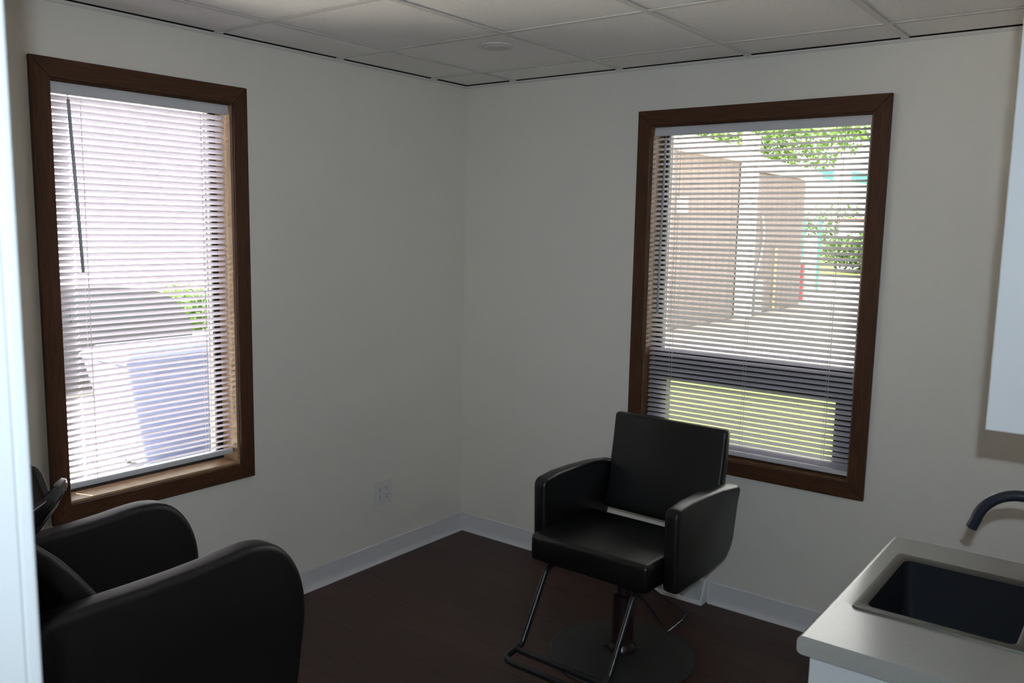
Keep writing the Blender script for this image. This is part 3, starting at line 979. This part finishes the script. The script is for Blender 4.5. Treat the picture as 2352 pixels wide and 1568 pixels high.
def tree(name, label, loc, trunk, blobs, n, size, m, cat='tree', seed=1, group=None):
    root = thing(name, label, cat, loc, 0, group)
    rnd = random.Random(seed)
    f = foliage(blobs, n, size, rnd).build('leaves', m, root)
    f['kind'] = 'stuff'
    if trunk:
        h, r = trunk
        b = MB().tube(smooth_path([(0, 0, 0), (.05 * h * .2, 0.02, h * .4), (-.03, 0, h)], 5), [r * (1 - .5 * i / 10) for i in range(11)], 10)
        for c, rr in blobs[:4]:
            b.tube(smooth_path([(0, 0, h * .75), (c[0] * .5, c[1] * .5, (h + c[2]) * .5), (c[0], c[1], c[2])], 4), [r * .4, r * .38, r * .35, r * .33, r * .3, r * .25, r * .2, r * .16, r * .1], 7)
        b.build('trunk', M_BARK, root, smooth=True)
    return root


tree('maple_tree', 'leafy green tree arching over the driveway beyond the beige building', (-0.7, 17.0, GZ), (2.9, 0.16),
     [((-0.2, 0, 4.1), (1.7, 1.5, 1.1)), ((-1.8, -.5, 4.3), (1.5, 1.3, .75)), ((1.2, .2, 4.5), (1.6, 1.4, 1.5)), ((-1.1, .3, 3.5), (.9, .9, .55)),
      ((-2.9, .6, 4.5), (1.0, 1.0, .55)), ((-.6, 0, 5.4), (2.2, 1.8, 1.0)), ((-1.4, -.4, 3.1), (.22, .25, .6)), ((.6, .2, 2.6), (.6, .6, .6))], 9000, .085, M_LEAF, seed=3)
tree('poplar_tree', 'paler green tree rising behind the roof of the beige building', (-9.6, 26, GZ), (3.0, 0.18),
     [((0, 0, 5.0), (2.6, 2, 1.5)), ((2.2, 0, 4.8), (2.0, 1.6, 1.1)), ((-2.4, 0, 4.9), (2.2, 1.6, 1.3))], 7000, .10, M_LEAF, seed=5)
for i, (x, y, sx, sz, lab) in enumerate([
        (-7.9, 36.0, 1.5, .9, 'broad shrub on the verge near the green canopy post'),
        (-5.6, 33.5, 1.3, .75, 'rounded shrub on the verge in front of the brick house'),
        (-12.6, 46.0, 2.6, 1.7, 'tall hedge shrub standing beside the white shed'),
        (-2.2, 35.5, 1.5, 1.3, 'tall shrub on the verge under the leafy tree')]):
    tree('shrub', lab, (x, y, GZ), (sz * .5, 0.07), [((0, 0, sz), (sx, sx * .8, sz)), ((sx * .5, 0, sz * 1.2), (sx * .7, sx * .6, sz * .9)), ((-sx * .5, 0, sz), (sx * .7, sx * .6, sz * .8))],
         3500, .10, M_LEAFD, 'shrub', seed=20 + i)

# four-wheeled bin outside the left window
BI = thing('wheeled_bin', 'blue plastic four-wheeled rubbish container standing outside the window', 'rubbish bin', (-4.50, 0.98, LZ + .001), 0)
rect4 = ((-1, -1), (1, -1), (1, 1), (-1, 1))
b = MB()
b.loft([[(sx * a, sy * c, z) for sx, sy in rect4] for z, a, c in ((.07, .30, .46), (.14, .31, .47), (.98, .40, .655), (1.03, .42, .67))])
b.build('body', M_BIN, BI, bevel=0.02, seg=3, smooth=True)
MB().loft([[(sx * a, sy * c, z) for sx, sy in rect4] for z, a, c in ((1.032, .43, .69), (1.07, .43, .69), (1.15, .30, .58))]).build('lid', M_BIN, BI, bevel=0.015, seg=3, smooth=True)
for sx in (-1, 1):
    for sy in (-1, 1):
        MB().lathe([(0, -.025), (.034, -.02), (.034, .02), (0, .02)], 16).build('wheel', M_TYRE, BI, (sx * .22, sy * .36, .035), (R(90), 0, 0))
MB().tube([(.40, -.4, .90), (.46, -.4, .91), (.46, .4, .91), (.40, .4, .90)], .014, 8).build('handle', M_BIN, BI)

# parked car seen from the side
CA = thing('parked_car', 'charcoal hatchback car parked on the lot beyond the blue bin', 'car', (-8.9, 1.40, LZ + .002), 0)
prof = [(-2.15, .30), (-2.18, .55), (-2.10, .74), (-1.20, .90), (-0.45, 1.32), (-0.15, 1.385), (0.75, 1.40), (1.35, 1.36), (1.72, 1.26),
        (1.90, 1.08), (2.00, .90), (2.04, .62), (2.00, .30), (1.75, .22), (-1.9, .20)]
pr = [(p.x, p.y) for p in smooth_path([(a, c, 0) for a, c in prof], 3)]
def car_ring(x, k):
    out_ = []
    for (u, v) in pr:
        t = max(0, (v - .85) / .55)
        out_.append((x * (1 - .16 * t), u * (1 - .006 * k), v))
    return out_
MB().loft([car_ring(-.86, 1), car_ring(-.80, 0), car_ring(.80, 0), car_ring(.86, 1)]).build('body', M_CAR, CA, smooth=True)
def side_glass(s, ys, zs_):
    pts = []
    for (u, v) in zip(ys, zs_):
        t = max(0, (v - .85) / .55)
        pts.append((s * (0.868 * (1 - .16 * t)), u, v))
    b = MB()
    n = len(pts)
    b.add(pts + [(p[0] - s * .02, p[1], p[2]) for p in pts], [tuple(range(n)), tuple(range(n, 2 * n))[::-1]] + [(i, (i + 1) % n, n + (i + 1) % n, n + i) for i in range(n)])
    return b
for s in (-1, 1):
    side_glass(s, [-.95, -.35, .28, .28], [.93, 1.28, 1.33, .93]).build('side_window', M_CARG, CA)
    side_glass(s, [.34, .34, 1.15, 1.50, 1.62], [.93, 1.33, 1.31, 1.18, .95]).build('side_window', M_CARG, CA)
    for yy in (-1.35, 1.30):
        wh = MB().lathe([(0, -.10), (.26, -.10), (.315, -.08), (.32, 0), (.315, .08), (.26, .10), (0, .10)], 28).build('wheel', M_TYRE, CA, (s * .80, yy, .322), (0, R(90), 0), smooth=True)
        MB().lathe([(0, .0), (.19, .0), (.20, .012), (.07, .02), (0, .02)], 20).build('hub_cap', M_STEEL, wh, (0, 0, .101 if s > 0 else -.121))
MB().box(-.60, -.42, 2.02, 2.055, .72, .92).build('tail_light', M_REDL, CA)
MB().box(.42, .60, 2.02, 2.055, .72, .92).build('tail_light', M_REDL, CA)

tree('garden_shrub', 'small sunlit shrub beyond the rear of the parked car', (-12.6, 6.1, LZ), (.4, .04),
     [((0, 0, .55), (.75, .75, .5)), ((.5, .3, .5), (.5, .5, .4))], 1800, .07, M_LEAF, 'shrub', seed=40)
